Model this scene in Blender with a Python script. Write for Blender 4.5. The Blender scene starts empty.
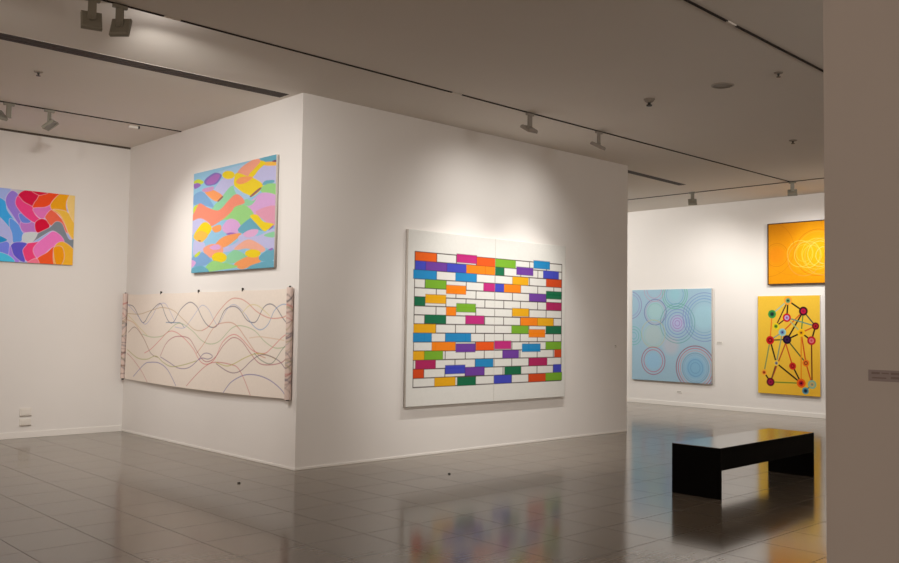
import bpy, bmesh, math
import numpy as np
from mathutils import Vector, Matrix

scn = bpy.context.scene
COL = scn.collection
PI = math.pi

# ------------------------------------------------------------------ metric plan
H = 4.174                      # ceiling height
LB, LA, XD = 6.107, 4.529, 10.818   # block front length, side length, far wall
EYE = Vector((-5.519, -8.302, 1.6))

# ------------------------------------------------------------------ colour
def lin(c):
    c = np.asarray(c, float) / 255.0
    return np.where(c <= 0.04045, c / 12.92, ((c + 0.055) / 1.055) ** 2.4)

# ------------------------------------------------------------------ materials
def new_mat(name):
    m = bpy.data.materials.new(name); m.use_nodes = True
    nt = m.node_tree; b = nt.nodes['Principled BSDF']
    return m, nt, b

def noise_mat(name, rgb, rough=0.6, amount=0.06, scale=8.0, metallic=0.0, spec=0.5, bump=0.0):
    m, nt, b = new_mat(name)
    tc = nt.nodes.new('ShaderNodeTexCoord')
    n = nt.nodes.new('ShaderNodeTexNoise'); n.inputs['Scale'].default_value = scale; n.inputs['Detail'].default_value = 4
    nt.links.new(tc.outputs['Object'], n.inputs['Vector'])
    mix = nt.nodes.new('ShaderNodeMix'); mix.data_type = 'RGBA'
    a = [max(0, c * (1 - amount)) for c in rgb]; d = [min(1, c * (1 + amount)) for c in rgb]
    mix.inputs[6].default_value = (*a, 1); mix.inputs[7].default_value = (*d, 1)
    nt.links.new(n.outputs['Fac'], mix.inputs[0])
    nt.links.new(mix.outputs[2], b.inputs['Base Color'])
    b.inputs['Roughness'].default_value = rough
    b.inputs['Metallic'].default_value = metallic
    b.inputs['Specular IOR Level'].default_value = spec
    if bump:
        bp = nt.nodes.new('ShaderNodeBump'); bp.inputs['Strength'].default_value = bump; bp.inputs['Distance'].default_value = 0.002
        nt.links.new(n.outputs['Fac'], bp.inputs['Height']); nt.links.new(bp.outputs['Normal'], b.inputs['Normal'])
    return m

def paint_mat(name, rough=0.55):
    m, nt, b = new_mat(name)
    at = nt.nodes.new('ShaderNodeVertexColor'); at.layer_name = 'paint'
    tc = nt.nodes.new('ShaderNodeTexCoord')
    n = nt.nodes.new('ShaderNodeTexNoise'); n.inputs['Scale'].default_value = 30
    nt.links.new(tc.outputs['Object'], n.inputs['Vector'])
    mr = nt.nodes.new('ShaderNodeMapRange'); mr.inputs[3].default_value = 0.96; mr.inputs[4].default_value = 1.04
    nt.links.new(n.outputs['Fac'], mr.inputs[0])
    vm = nt.nodes.new('ShaderNodeVectorMath'); vm.operation = 'SCALE'
    nt.links.new(at.outputs['Color'], vm.inputs[0]); nt.links.new(mr.outputs[0], vm.inputs['Scale'])
    nt.links.new(vm.outputs[0], b.inputs['Base Color'])
    b.inputs['Roughness'].default_value = rough
    b.inputs['Specular IOR Level'].default_value = 0.12
    return m

def floor_mat():
    m, nt, b = new_mat('polished stone tiles')
    tc = nt.nodes.new('ShaderNodeTexCoord')
    mp = nt.nodes.new('ShaderNodeMapping')
    mp.inputs['Location'].default_value = (1.232, 3.875 + 0.53 * 0, 0)
    nt.links.new(tc.outputs['Object'], mp.inputs['Vector'])
    br = nt.nodes.new('ShaderNodeTexBrick')
    br.offset = 0.0; br.squash = 1.0
    br.inputs['Scale'].default_value = 1.0
    br.inputs['Brick Width'].default_value = 0.535
    br.inputs['Row Height'].default_value = 0.53
    br.inputs['Mortar Size'].default_value = 0.0036
    br.inputs['Mortar Smooth'].default_value = 0.2
    br.inputs['Bias'].default_value = 0.0
    t = FLOOR_RGB
    br.inputs['Color1'].default_value = (t[0] * .95, t[1] * .95, t[2] * .95, 1)
    br.inputs['Color2'].default_value = (t[0] * 1.05, t[1] * 1.05, t[2] * 1.05, 1)
    br.inputs['Mortar'].default_value = (t[0] * .36, t[1] * .34, t[2] * .33, 1)
    nt.links.new(mp.outputs['Vector'], br.inputs['Vector'])
    # fine veins running along the room
    mp2 = nt.nodes.new('ShaderNodeMapping'); mp2.inputs['Scale'].default_value = (2.0, 30.0, 1.0)
    nt.links.new(tc.outputs['Object'], mp2.inputs['Vector'])
    n = nt.nodes.new('ShaderNodeTexNoise'); n.inputs['Scale'].default_value = 1.5; n.inputs['Detail'].default_value = 6
    nt.links.new(mp2.outputs['Vector'], n.inputs['Vector'])
    mr = nt.nodes.new('ShaderNodeMapRange'); mr.inputs[3].default_value = 0.88; mr.inputs[4].default_value = 1.12
    nt.links.new(n.outputs['Fac'], mr.inputs[0])
    vm = nt.nodes.new('ShaderNodeVectorMath'); vm.operation = 'SCALE'
    nt.links.new(br.outputs['Color'], vm.inputs[0]); nt.links.new(mr.outputs[0], vm.inputs['Scale'])
    nt.links.new(vm.outputs[0], b.inputs['Base Color'])
    rr = nt.nodes.new('ShaderNodeMapRange'); rr.inputs[3].default_value = FLOOR_ROUGH; rr.inputs[4].default_value = 0.5
    nt.links.new(br.outputs['Fac'], rr.inputs[0]); nt.links.new(rr.outputs[0], b.inputs['Roughness'])
    b.inputs['IOR'].default_value = FLOOR_IOR
    return m

# ------------------------------------------------------------------ tuning
FLOOR_RGB = (0.165, 0.134, 0.102)
FLOOR_ROUGH = 0.13
FLOOR_IOR = 1.58
WARM = (1.0, 0.82, 0.63)

M = {}
M['wall'] = noise_mat('white wall paint', (0.80, 0.78, 0.76), 0.9, 0.012, 3.0, spec=0.2)
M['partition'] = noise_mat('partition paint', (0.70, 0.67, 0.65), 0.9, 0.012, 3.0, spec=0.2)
M['ceiling'] = noise_mat('ceiling paint', (0.75, 0.705, 0.65), 0.95, 0.015, 2.0, spec=0.1)
M['floor'] = floor_mat()
M['base'] = noise_mat('skirting paint', (0.84, 0.82, 0.79), 0.6, 0.01)
M['gap'] = noise_mat('shadow gap', (0.10, 0.08, 0.065), 0.9)
M['track'] = noise_mat('dark track channel', (0.022, 0.014, 0.010), 0.7)
M['slot'] = noise_mat('dark slot louvre', (0.050, 0.036, 0.030), 0.7)
M['slotframe'] = noise_mat('slot frame', (0.42, 0.37, 0.33), 0.6)
M['fixture'] = noise_mat('grey lacquered metal', (0.27, 0.26, 0.215), 0.55, 0.04)
M['fixture_light'] = noise_mat('pale lacquered metal', (0.33, 0.30, 0.265), 0.5, 0.04)
M['lens'] = noise_mat('lamp lens', (0.20, 0.18, 0.16), 0.35)
M['plastic'] = noise_mat('white plastic', (0.80, 0.77, 0.72), 0.4, 0.01)
M['darkplastic'] = noise_mat('dark plastic', (0.02, 0.018, 0.016), 0.4)
M['greyplastic'] = noise_mat('grey plastic', (0.30, 0.26, 0.22), 0.6)
M['black'] = noise_mat('black lacquer', (0.0016, 0.0015, 0.0014), 0.35, 0.1, spec=0.05)
M['blacktop'] = noise_mat('polished black top', (0.02, 0.018, 0.016), 0.14, 0.1)
M['blacktop'].node_tree.nodes['Principled BSDF'].inputs['IOR'].default_value = 2.6
M['edge'] = noise_mat('canvas edge', (0.50, 0.46, 0.42), 0.85, 0.03, 40)
M['paint'] = paint_mat('painted canvas')
M['paper'] = paint_mat('drawn paper', 0.8)
M['frame'] = noise_mat('dark brown frame', (0.06, 0.028, 0.010), 0.5)
M['pin'] = noise_mat('dark pin', (0.03, 0.025, 0.02), 0.4)
M['card'] = noise_mat('label card', (0.42, 0.37, 0.38), 0.7, 0.02)
M['ink'] = noise_mat('faded ink', (0.30, 0.245, 0.24), 0.8)
M['paleink'] = noise_mat('grey ink', (0.35, 0.32, 0.30), 0.8)
M['whitecard'] = noise_mat('white label card', (0.82, 0.80, 0.76), 0.7, 0.01)

# ------------------------------------------------------------------ object helpers
def link(o, parent=None, mat=None):
    COL.objects.link(o)
    if parent is not None: o.parent = parent
    if mat is not None:
        for mm in (mat if isinstance(mat, (list, tuple)) else [mat]): o.data.materials.append(mm)
    return o

def obj(name, bm, mat=None, parent=None, loc=(0, 0, 0), rot=None, smooth=False):
    bmesh.ops.recalc_face_normals(bm, faces=bm.faces)
    me = bpy.data.meshes.new(name); bm.to_mesh(me); bm.free()
    if smooth:
        for p in me.polygons: p.use_smooth = True
    o = bpy.data.objects.new(name, me); link(o, parent, mat)
    o.location = loc
    if rot: o.rotation_euler = rot
    return o

def thing(name, label, cat, loc=(0, 0, 0), rotz=0.0, group=None):
    o = bpy.data.objects.new(name, None); COL.objects.link(o)
    o.empty_display_size = 0.1
    o.location = loc; o.rotation_euler = (0, 0, rotz)
    return tag(o, label, cat, group)

def tag(o, label, cat, group=None):
    o['label'] = label; o['category'] = cat
    if group: o['group'] = group
    return o

def structure(o):
    o['kind'] = 'structure'; return o

def box(bm, x0, x1, y0, y1, z0, z1, bevel=0.0, mat=None):
    vs = [bm.verts.new((x, y, z)) for x in (x0, x1) for y in (y0, y1) for z in (z0, z1)]
    idx = [(0, 1, 3, 2), (4, 6, 7, 5), (0, 4, 5, 1), (2, 3, 7, 6), (0, 2, 6, 4), (1, 5, 7, 3)]
    fs = [bm.faces.new([vs[i] for i in f]) for f in idx]
    if bevel:
        es = {e for f in fs for e in f.edges}
        bmesh.ops.bevel(bm, geom=list(es), offset=bevel, segments=2, affect='EDGES', profile=0.5)
    return bm

def bx(*a, **k):
    return box(bmesh.new(), *a, **k)

def lathe(profile, n=32):
    bm = bmesh.new(); rings = []
    for r, z in profile:
        if r < 1e-6: rings.append([bm.verts.new((0, 0, z))])
        else: rings.append([bm.verts.new((r * math.cos(2 * PI * i / n), r * math.sin(2 * PI * i / n), z)) for i in range(n)])
    for a, b in zip(rings, rings[1:]):
        for i in range(n):
            j = (i + 1) % n
            if len(a) == 1 and len(b) == 1: continue
            if len(a) == 1: bm.faces.new((a[0], b[i], b[j]))
            elif len(b) == 1: bm.faces.new((a[i], a[j], b[0]))
            else: bm.faces.new((a[i], a[j], b[j], b[i]))
    return bm

# ------------------------------------------------------------------ picture layouts, metres from each picture's lower left corner
BRICKS = [(1,0.117,0.471,0,'orange'),(1,0.817,1.179,0.17,'magenta'),(1,1.179,1.525,0,'orangered'),(1,1.525,1.932,0,'green'),(1,2.296,2.643,0.22,'cyan'),(2,0.119,0.294,0,'blue'),(2,0.294,0.649,0,'purple'),(2,0.649,0.991,0,'blue'),(2,0.991,1.342,0,'amber'),(2,1.342,1.527,0,'amber'),(2,1.527,1.7,0,'darkgreen'),(2,1.947,2.289,0.25,'purple'),(2,2.501,2.841,0.05,'blue'),(3,0.089,0.475,0,'cyan'),(3,0.798,1.183,0,'cyan'),(3,1.868,2.194,0,'yellow'),(3,2.565,2.905,0,'redorange'),(4,0.288,0.642,0,'green'),(4,0.642,0.99,-0.5,'amber'),(4,1.308,1.531,0,'magenta'),(4,1.531,1.704,0,'blue'),(4,1.704,2.037,0,'amber'),(5,2.211,2.568,0.05,'purple'),(5,2.568,2.908,0.45,'darkgreen'),(6,0.113,0.288,0,'darkgreen'),(6,0.292,0.642,0.33,'yellow'),(6,2.57,2.909,0,'crimson'),(7,0.644,0.818,0,'amber'),(7,0.823,1.171,0.45,'green'),(7,1.87,2.206,0.12,'yellow'),(8,0.288,0.646,0.05,'darkgreen'),(8,0.986,1.329,0.08,'magenta'),(8,2.038,2.391,0,'amber'),(8,2.391,2.735,0,'yellow'),(9,0.108,0.473,0,'yellow'),(9,1.858,2.203,0,'green'),(9,2.209,2.554,-0.45,'amber'),(9,2.569,2.907,0,'darkgreen'),(10,0.101,0.408,0,'cyan'),(10,0.639,1.092,0,'cyan'),(11,0.41,0.815,0,'amber'),(11,0.822,1.174,-0.2,'purple'),(11,1.182,1.518,0,'orangered'),(11,1.531,1.856,0.12,'magenta'),(11,2.076,2.458,-0.25,'cyan'),(11,2.566,2.91,0,'green'),(12,0.106,0.289,0,'yellow'),(12,0.289,0.602,0,'green'),(12,1.687,2.012,0,'purple'),(12,2.756,2.912,0,'redorange'),(13,0.145,0.482,0,'crimson'),(13,1.173,1.51,0,'cyan'),(13,2.218,2.604,0,'crimson'),(14,0.111,0.284,0,'redorange'),(14,0.643,0.994,0.35,'blue'),(14,0.994,1.348,0.07,'purple'),(14,1.73,2.062,0,'darkgreen'),(14,2.738,2.914,0.1,'blue'),(15,0.464,0.824,0,'yellow'),(15,0.854,1.19,-0.06,'darkgreen'),(15,1.526,1.871,0,'blue'),(15,2.213,2.572,0,'redorange'),(15,2.572,2.928,0.05,'green')]
JOINTS = ([0.473,0.812,1.173,1.527,1.872,2.214,2.572],[0.285,0.64,0.993,1.339,1.702,2.035,2.389,2.734])
SQUARE = [((188,180,214),[(0.595,1.051),(0.764,1.142),(0.963,1.134),(1.049,1.089),(0.968,1.027),(0.776,0.932),(0.687,0.969),(0.596,1.029)]),((160,192,216),[(0.496,1.231),(0.672,1.247),(1.012,1.264),(1.231,1.259),(1.099,1.183),(0.761,1.208)]),((130,105,178),[(0.305,1.163),(0.378,1.207),(0.555,1.239),(0.704,1.192),(0.592,1.11),(0.384,1.11)]),((170,100,175),[(0.357,1.153),(0.424,1.19),(0.562,1.219),(0.663,1.193),(0.562,1.125),(0.407,1.124)]),((246,206,10),[(1.034,1.165),(1.009,1.141),(0.943,1.132),(0.859,1.141),(0.789,1.166),(0.761,1.196),(0.786,1.22),(0.854,1.229),(0.938,1.219),(1.007,1.195)]),((205,215,50),[(0.024,1.194),(0.133,1.207),(0.259,1.161),(0.168,1.14),(0.042,1.154)]),((150,98,178),[(0.017,1.156),(0.12,1.161),(0.184,1.124),(0.045,1.1)]),((188,180,214),[(1.503,1.102),(1.705,1.181),(1.99,1.16),(1.998,0.993),(1.714,0.983),(1.61,1.028)]),((98,165,182),[(1.598,1.282),(1.984,1.293),(1.988,1.213),(1.753,1.236)]),((250,180,60),[(1.728,1.232),(1.988,1.206),(1.99,1.17),(1.754,1.195)]),((246,206,10),[(1.599,1.255),(1.728,1.219),(1.604,1.166),(1.478,1.098),(1.372,1.117),(1.474,1.181)]),((245,152,118),[(1.1,1.162),(1.232,1.238),(1.494,1.289),(1.6,1.248),(1.397,1.149),(1.345,1.12),(1.128,1.144)]),((246,206,10),[(1.074,1.129),(1.127,1.166),(1.346,1.106),(1.479,1.07),(1.664,0.968),(1.436,0.875),(1.247,0.942),(1.079,1.03)]),((251,150,80),[(1.104,1.076),(1.211,1.114),(1.439,1.091),(1.348,1.05),(1.188,1.039)]),((98,165,182),[(1.701,0.98),(1.763,1.012),(1.924,1.001),(1.913,0.975),(1.765,0.971)]),((150,208,116),[(1.666,0.927),(1.815,0.966),(2.0,0.933),(2.006,0.799),(1.77,0.856)]),((216,155,202),[(1.338,0.725),(1.517,0.819),(1.719,0.867),(2.007,0.786),(2.015,0.596),(1.421,0.656)]),((140,205,150),[(0.522,0.78),(0.776,0.917),(0.969,1.013),(1.081,0.987),(1.196,0.891),(1.413,0.815),(1.516,0.833),(1.363,0.764),(1.061,0.847),(0.977,0.87),(0.783,0.787),(0.642,0.734)]),((160,192,216),[(1.052,1.018),(1.248,0.928),(1.41,0.87),(1.252,0.851),(1.112,0.927)]),((251,150,80),[(0.328,1.027),(0.508,1.031),(0.747,0.934),(0.633,0.887),(0.484,0.93)]),((200,140,180),[(0.264,1.07),(0.505,1.075),(0.493,1.032),(0.297,1.034)]),((120,160,200),[(0.045,1.002),(0.236,1.029),(0.424,0.921),(0.519,0.824),(0.338,0.855),(0.051,0.896)]),((205,215,50),[(0.029,0.853),(0.153,0.872),(0.097,0.756),(0.028,0.762)]),((150,208,116),[(0.948,0.72),(1.034,0.757),(1.233,0.769),(1.403,0.704),(1.462,0.62),(1.244,0.549),(1.129,0.587),(0.982,0.628),(0.745,0.631),(0.594,0.613),(0.774,0.659)]),((246,132,100),[(0.033,0.702),(0.14,0.819),(0.234,0.881),(0.428,0.817),(0.677,0.765),(0.882,0.853),(1.026,0.906),(1.142,0.88),(1.231,0.799),(1.033,0.772),(0.948,0.72),(0.744,0.647),(0.441,0.593),(0.213,0.688)]),((188,180,214),[(0.019,0.655),(0.213,0.688),(0.44,0.601),(0.25,0.607),(0.092,0.54),(0.028,0.513)]),((188,180,214),[(0.083,0.415),(0.328,0.362),(0.285,0.279),(0.173,0.262),(0.06,0.252)]),((246,206,10),[(0.078,0.502),(0.249,0.615),(0.376,0.621),(0.49,0.544),(0.385,0.459),(0.262,0.404),(0.097,0.446)]),((250,180,60),[(0.088,0.493),(0.222,0.531),(0.4,0.473),(0.262,0.404),(0.104,0.442)]),((251,150,80),[(0.536,0.556),(0.718,0.573),(0.737,0.511),(0.601,0.498)]),((216,155,202),[(0.809,0.551),(0.953,0.623),(1.129,0.587),(1.204,0.509),(1.135,0.455),(0.992,0.45),(0.843,0.489)]),((150,98,178),[(0.889,0.453),(0.991,0.464),(1.107,0.445),(0.993,0.432)]),((251,150,80),[(0.64,0.344),(0.787,0.41),(0.992,0.435),(1.208,0.428),(1.054,0.357),(0.853,0.302),(0.672,0.319)]),((98,165,182),[(1.19,0.495),(1.436,0.593),(1.547,0.556),(1.712,0.445),(1.497,0.474),(1.305,0.443)]),((228,145,165),[(1.595,0.666),(1.973,0.69),(1.981,0.502),(1.866,0.511),(1.733,0.57)]),((246,206,10),[(1.462,0.62),(1.597,0.623),(1.734,0.542),(1.93,0.499),(1.817,0.451),(1.739,0.443),(1.602,0.523)]),((188,180,214),[(1.279,0.416),(1.609,0.381),(1.959,0.428),(1.968,0.233),(1.721,0.261),(1.448,0.348),(1.225,0.361)]),((225,160,195),[(1.306,0.429),(1.443,0.463),(1.606,0.452),(1.554,0.398),(1.391,0.387)]),((140,205,150),[(1.767,0.385),(1.96,0.407),(1.962,0.351),(1.847,0.359)]),((188,180,214),[(0.794,0.283),(1.057,0.313),(1.225,0.361),(1.311,0.327),(1.06,0.254),(0.856,0.242)]),((245,152,118),[(0.332,0.292),(0.517,0.343),(0.763,0.307),(0.767,0.224),(0.495,0.192)]),((216,155,202),[(0.488,0.314),(0.671,0.335),(0.734,0.286),(0.582,0.279)]),((244,165,135),[(1.117,0.265),(1.338,0.34),(1.504,0.33),(1.748,0.231),(1.644,0.195),(1.398,0.25),(1.203,0.246)]),((120,160,200),[(0.047,0.197),(0.271,0.249),(0.464,0.178),(0.498,0.131),(0.312,0.093),(0.052,0.103)]),((216,155,202),[(0.009,0.167),(0.116,0.132),(0.014,0.081)]),((205,215,50),[(0.094,0.234),(0.221,0.275),(0.207,0.236),(0.112,0.207)]),((140,205,150),[(0.861,0.145),(1.061,0.232),(1.204,0.217),(1.348,0.152),(1.154,0.103),(0.923,0.098)]),((246,206,10),[(0.889,0.166),(0.86,0.134),(0.779,0.117),(0.677,0.121),(0.591,0.146),(0.557,0.181),(0.587,0.214),(0.67,0.231),(0.773,0.226),(0.857,0.201)]),((251,150,80),[(1.126,0.075),(1.348,0.138),(1.513,0.144),(1.727,0.12),(1.624,0.068),(1.436,0.033),(1.271,0.018)]),((246,206,10),[(1.672,0.176),(1.644,0.153),(1.567,0.141),(1.469,0.146),(1.389,0.165),(1.357,0.192),(1.386,0.216),(1.465,0.227),(1.563,0.222),(1.641,0.203)]),((98,165,182),[(1.464,0.032),(1.677,0.066),(1.95,0.069),(1.954,-0.021),(1.466,-0.011)]),((98,165,182),[(1.674,0.137),(1.828,0.199),(1.951,0.207),(1.956,0.096),(1.729,0.092)]),((150,208,116),[(0.378,0.044),(0.56,0.128),(0.774,0.104),(1.128,0.045),(0.778,0.022),(0.411,0.009)]),((98,165,182),[(-0.009,0.027),(0.087,0.07),(0.281,0.078),(0.442,0.011),(0.222,-0.02),(-0.006,-0.021)]),((150,90,90),[(1.436,0.875),(1.614,0.939),(1.653,0.928),(1.476,0.864)]),((150,90,90),[(0.648,0.886),(0.747,0.927),(0.776,0.917),(0.678,0.876)]),((150,90,90),[(0.164,0.423),(0.245,0.408),(0.197,0.402)]),((150,98,178),[(1.843,0.436),(1.939,0.484),(1.94,0.459)]),((150,98,178),[(1.854,0.209),(1.935,0.227),(1.936,0.202)]),((120,60,100),[(1.89,1.225),(1.963,1.232),(1.964,1.209)])]
LEFT = [((150,162,226),[(1.17,0.998),(1.372,0.978),(1.333,0.919),(1.287,0.817),(1.177,0.827)]),((176,172,178),[(1.362,0.977),(1.536,0.984),(1.456,0.9),(1.373,0.946)]),((55,150,206),[(1.177,0.816),(1.288,0.795),(1.312,0.69),(1.386,0.589),(1.471,0.488),(1.526,0.406),(1.499,0.294),(1.418,0.256),(1.375,0.328),(1.331,0.433),(1.188,0.506)]),((90,140,216),[(1.346,0.564),(1.429,0.539),(1.526,0.406),(1.499,0.294),(1.418,0.256),(1.374,0.35)]),((165,165,226),[(1.185,0.592),(1.309,0.495),(1.373,0.393),(1.378,0.259),(1.297,0.268),(1.194,0.357)]),((140,110,192),[(1.296,0.84),(1.333,0.919),(1.383,0.947),(1.446,0.899),(1.419,0.788),(1.485,0.685),(1.612,0.599),(1.676,0.539),(1.701,0.431),(1.618,0.413),(1.525,0.416),(1.47,0.51),(1.384,0.632),(1.31,0.744)]),((178,110,178),[(1.49,0.544),(1.613,0.562),(1.677,0.528),(1.697,0.431),(1.525,0.423)]),((100,120,198),[(1.461,0.65),(1.547,0.659),(1.613,0.562),(1.506,0.546)]),((200,15,60),[(1.446,0.899),(1.546,0.985),(1.766,0.988),(1.685,0.882),(1.647,0.767),(1.585,0.772),(1.521,0.82)]),((222,60,120),[(1.419,0.788),(1.446,0.889),(1.521,0.82),(1.648,0.756),(1.661,0.681),(1.726,0.621),(1.779,0.626),(1.686,0.562),(1.591,0.597),(1.485,0.685)]),((232,70,28),[(1.686,0.871),(1.756,0.967),(1.992,0.982),(1.899,0.838),(1.794,0.782),(1.648,0.763),(1.656,0.823)]),((200,15,50),[(1.618,0.993),(1.819,0.985),(1.767,0.953),(1.704,0.939)]),((212,105,165),[(1.652,0.75),(1.795,0.778),(1.883,0.825),(1.892,0.748),(1.82,0.652),(1.747,0.623),(1.671,0.682)]),((200,10,50),[(1.676,0.55),(1.748,0.612),(1.822,0.596),(1.863,0.522),(1.806,0.451),(1.701,0.431)]),((236,95,68),[(1.81,0.651),(1.892,0.748),(1.992,0.668),(2.06,0.584),(2.12,0.454),(2.075,0.473),(2.028,0.57),(1.951,0.586),(1.889,0.536),(1.833,0.597)]),((246,150,20),[(1.882,0.836),(1.992,0.971),(2.134,0.994),(2.083,0.88),(2.098,0.746),(2.213,0.621),(2.223,0.35),(2.131,0.433),(2.06,0.584),(1.991,0.69),(1.891,0.759)]),((250,172,62),[(1.913,0.754),(2.099,0.737),(2.215,0.576),(2.222,0.372),(2.131,0.444),(2.06,0.602),(1.991,0.708)]),((246,186,112),[(2.09,0.869),(2.134,0.987),(2.212,0.989),(2.225,0.611),(2.133,0.715)]),((120,125,130),[(1.868,0.5),(1.951,0.586),(2.028,0.57),(2.075,0.473),(2.134,0.365),(2.222,0.368),(2.228,0.203),(2.139,0.208),(2.081,0.294),(2.012,0.401),(1.913,0.46),(1.787,0.383),(1.664,0.296),(1.713,0.399)]),((190,190,188),[(1.536,0.395),(1.698,0.415),(1.643,0.295),(1.53,0.286)]),((226,60,110),[(1.524,0.166),(1.572,0.256),(1.727,0.301),(1.893,0.425),(1.707,0.266),(1.669,0.154),(1.704,0.068),(1.612,0.019),(1.548,0.08)]),((222,110,172),[(1.669,0.176),(1.707,0.266),(1.83,0.386),(1.913,0.449),(2.012,0.401),(2.059,0.315),(1.963,0.263),(1.879,0.212),(1.797,0.118),(1.724,0.081)]),((226,80,34),[(1.729,-0.04),(1.725,0.07),(1.838,0.154),(1.931,0.238),(1.946,0.128),(1.973,-0.026)]),((250,162,42),[(1.943,0.228),(2.059,0.315),(2.229,0.18),(2.236,-0.023),(1.973,-0.026)]),((246,140,8),[(1.932,0.216),(2.039,0.246),(2.077,0.114),(2.037,-0.0),(1.972,-0.004)]),((90,80,182),[(1.37,0.198),(1.428,0.263),(1.572,0.261),(1.524,0.166),(1.56,0.027),(1.488,0.033),(1.403,0.114)]),((150,115,206),[(1.331,0.153),(1.369,0.209),(1.414,0.093),(1.488,0.022),(1.407,0.006),(1.344,0.089)]),((110,120,212),[(1.197,0.272),(1.337,0.261),(1.351,0.175),(1.324,0.066),(1.203,0.101)]),((30,130,182),[(1.194,0.346),(1.326,0.292),(1.198,0.246)]),((70,175,206),[(1.203,0.112),(1.344,0.089),(1.427,0.012),(1.368,-0.039),(1.209,-0.048)]),((230,110,130),[(1.592,0.007),(1.704,0.068),(1.739,-0.022),(1.593,-0.026)])]
SCROLL = [((30,40,80),1.2,[(-0.013,1.05),(0.184,1.02),(0.446,0.828),(0.568,0.819),(0.719,0.941),(0.944,1.05),(1.059,1.043),(1.196,0.907),(1.335,0.816),(1.465,0.83),(1.647,0.989),(1.872,1.075),(2.058,1.019),(2.232,0.876),(2.399,0.782),(2.559,0.765),(2.662,0.815),(2.795,0.969),(2.973,1.016),(3.122,0.982),(3.3,0.864),(3.443,0.826),(3.552,0.85),(3.682,0.994),(3.813,1.039),(3.946,0.999),(4.106,0.867),(4.234,0.798),(4.324,0.78)]),((150,150,200),0.8,[(-0.013,1.058),(0.318,0.906),(0.571,0.784),(0.763,0.872),(0.946,1.026),(1.133,1.069),(1.286,1.001),(1.494,0.824)]),((60,110,150),1.1,[(1.225,0.812),(1.481,0.814),(1.659,0.809),(1.767,0.751)]),((150,160,200),0.8,[(1.499,0.758),(1.767,0.751),(1.966,0.875),(2.19,1.028),(2.388,0.986),(2.554,0.846),(2.663,0.8),(2.855,0.984),(3.031,1.034),(3.298,0.908)]),((90,140,190),1.0,[(3.298,0.908),(3.472,0.792),(3.639,0.744),(3.797,0.809),(3.921,0.965),(4.073,1.026),(4.225,1.014)]),((190,150,90),0.9,[(-0.003,0.924),(0.399,0.924),(0.756,0.975),(1.099,1.008),(1.434,0.973),(1.762,0.842),(2.042,0.725),(2.241,0.718)]),((210,90,60),1.0,[(2.241,0.718),(2.431,0.783),(2.672,0.969),(2.909,1.095),(3.086,1.108),(3.319,1.055),(3.548,0.952),(3.82,0.88),(4.08,0.881),(4.219,0.914)]),((225,205,120),1.0,[(3.211,0.938),(3.377,1.025),(3.572,1.018),(3.819,0.908)]),((150,175,110),0.9,[(0.501,0.643),(0.821,0.607),(1.162,0.636),(1.483,0.781),(1.694,0.802),(1.975,0.714),(2.215,0.607),(2.444,0.559),(2.693,0.595),(2.987,0.757),(3.219,0.781),(3.503,0.734),(3.726,0.617),(3.94,0.543),(4.145,0.549),(4.253,0.579)]),((225,165,100),1.0,[(0.004,0.833),(0.244,0.781),(0.502,0.625),(0.714,0.456)]),((205,120,80),1.0,[(2.126,0.431),(2.315,0.562),(2.559,0.768),(2.803,0.822),(3.043,0.803),(3.311,0.643),(3.57,0.475),(3.762,0.425)]),((220,80,80),1.0,[(0.6,0.383),(0.793,0.441),(1.054,0.567),(1.307,0.689),(1.524,0.692),(1.776,0.614),(2.022,0.491),(2.231,0.339),(2.426,0.309),(2.611,0.384),(2.785,0.588),(3.02,0.68),(3.227,0.627),(3.486,0.502),(3.733,0.475),(3.888,0.542),(4.089,0.658),(4.228,0.702)]),((120,70,60),1.0,[(0.043,0.653),(0.248,0.735),(0.545,0.591),(0.797,0.389),(1.032,0.335)]),((170,50,70),1.1,[(1.105,0.365),(1.244,0.52),(1.422,0.608),(1.634,0.638),(1.914,0.61),(2.124,0.462),(2.328,0.349),(2.488,0.349),(2.641,0.416),(2.817,0.558),(3.022,0.644),(3.228,0.598),(3.432,0.471),(3.63,0.363),(3.844,0.348),(4.101,0.381),(4.239,0.455)]),((90,80,160),1.1,[(0.258,0.036),(0.611,0.227),(0.806,0.262),(1.075,0.263),(1.34,0.19),(1.604,-0.004)]),((200,110,110),1.0,[(0.041,0.348),(0.284,0.249),(0.538,0.12),(0.723,-0.01)]),((110,80,130),1.1,[(1.106,0.348),(1.37,0.291),(1.66,0.227),(1.936,0.245),(2.165,0.343),(2.31,0.43),(2.451,0.441),(2.548,0.407),(2.442,0.372),(2.294,0.379),(2.197,0.354)]),((90,80,160),1.1,[(2.848,-0.015),(3.02,0.115),(3.305,0.209),(3.582,0.223),(3.852,0.18),(4.089,0.09),(4.243,-0.002)]),((205,80,80),1.0,[(1.896,0.012),(2.174,0.179),(2.458,0.311),(2.707,0.342),(3.009,0.323),(3.157,0.291),(3.306,0.174),(3.467,-0.014)]),((170,165,60),1.1,[(0.037,0.402),(0.362,0.305),(0.685,0.299),(0.954,0.353),(1.186,0.284),(1.446,0.237),(1.797,0.275),(2.132,0.336)]),((195,180,60),1.1,[(2.645,0.339),(2.891,0.304),(3.068,0.335),(3.323,0.415),(3.571,0.47),(3.787,0.459),(3.972,0.418)]),((110,60,90),1.1,[(2.646,0.324),(2.894,0.249),(3.073,0.228),(3.245,0.265),(3.464,0.385),(3.653,0.455),(3.84,0.45),(4.05,0.393),(4.231,0.282)]),((90,110,80),1.0,[(3.515,0.474),(3.683,0.393),(3.896,0.367),(4.095,0.519),(4.218,0.592)]),((225,205,130),1.0,[(-0.002,0.906),(0.328,0.764),(0.662,0.628)]),((230,190,150),1.0,[(3.396,0.645),(3.616,0.664),(3.831,0.653),(4.141,0.626)])]
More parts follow.
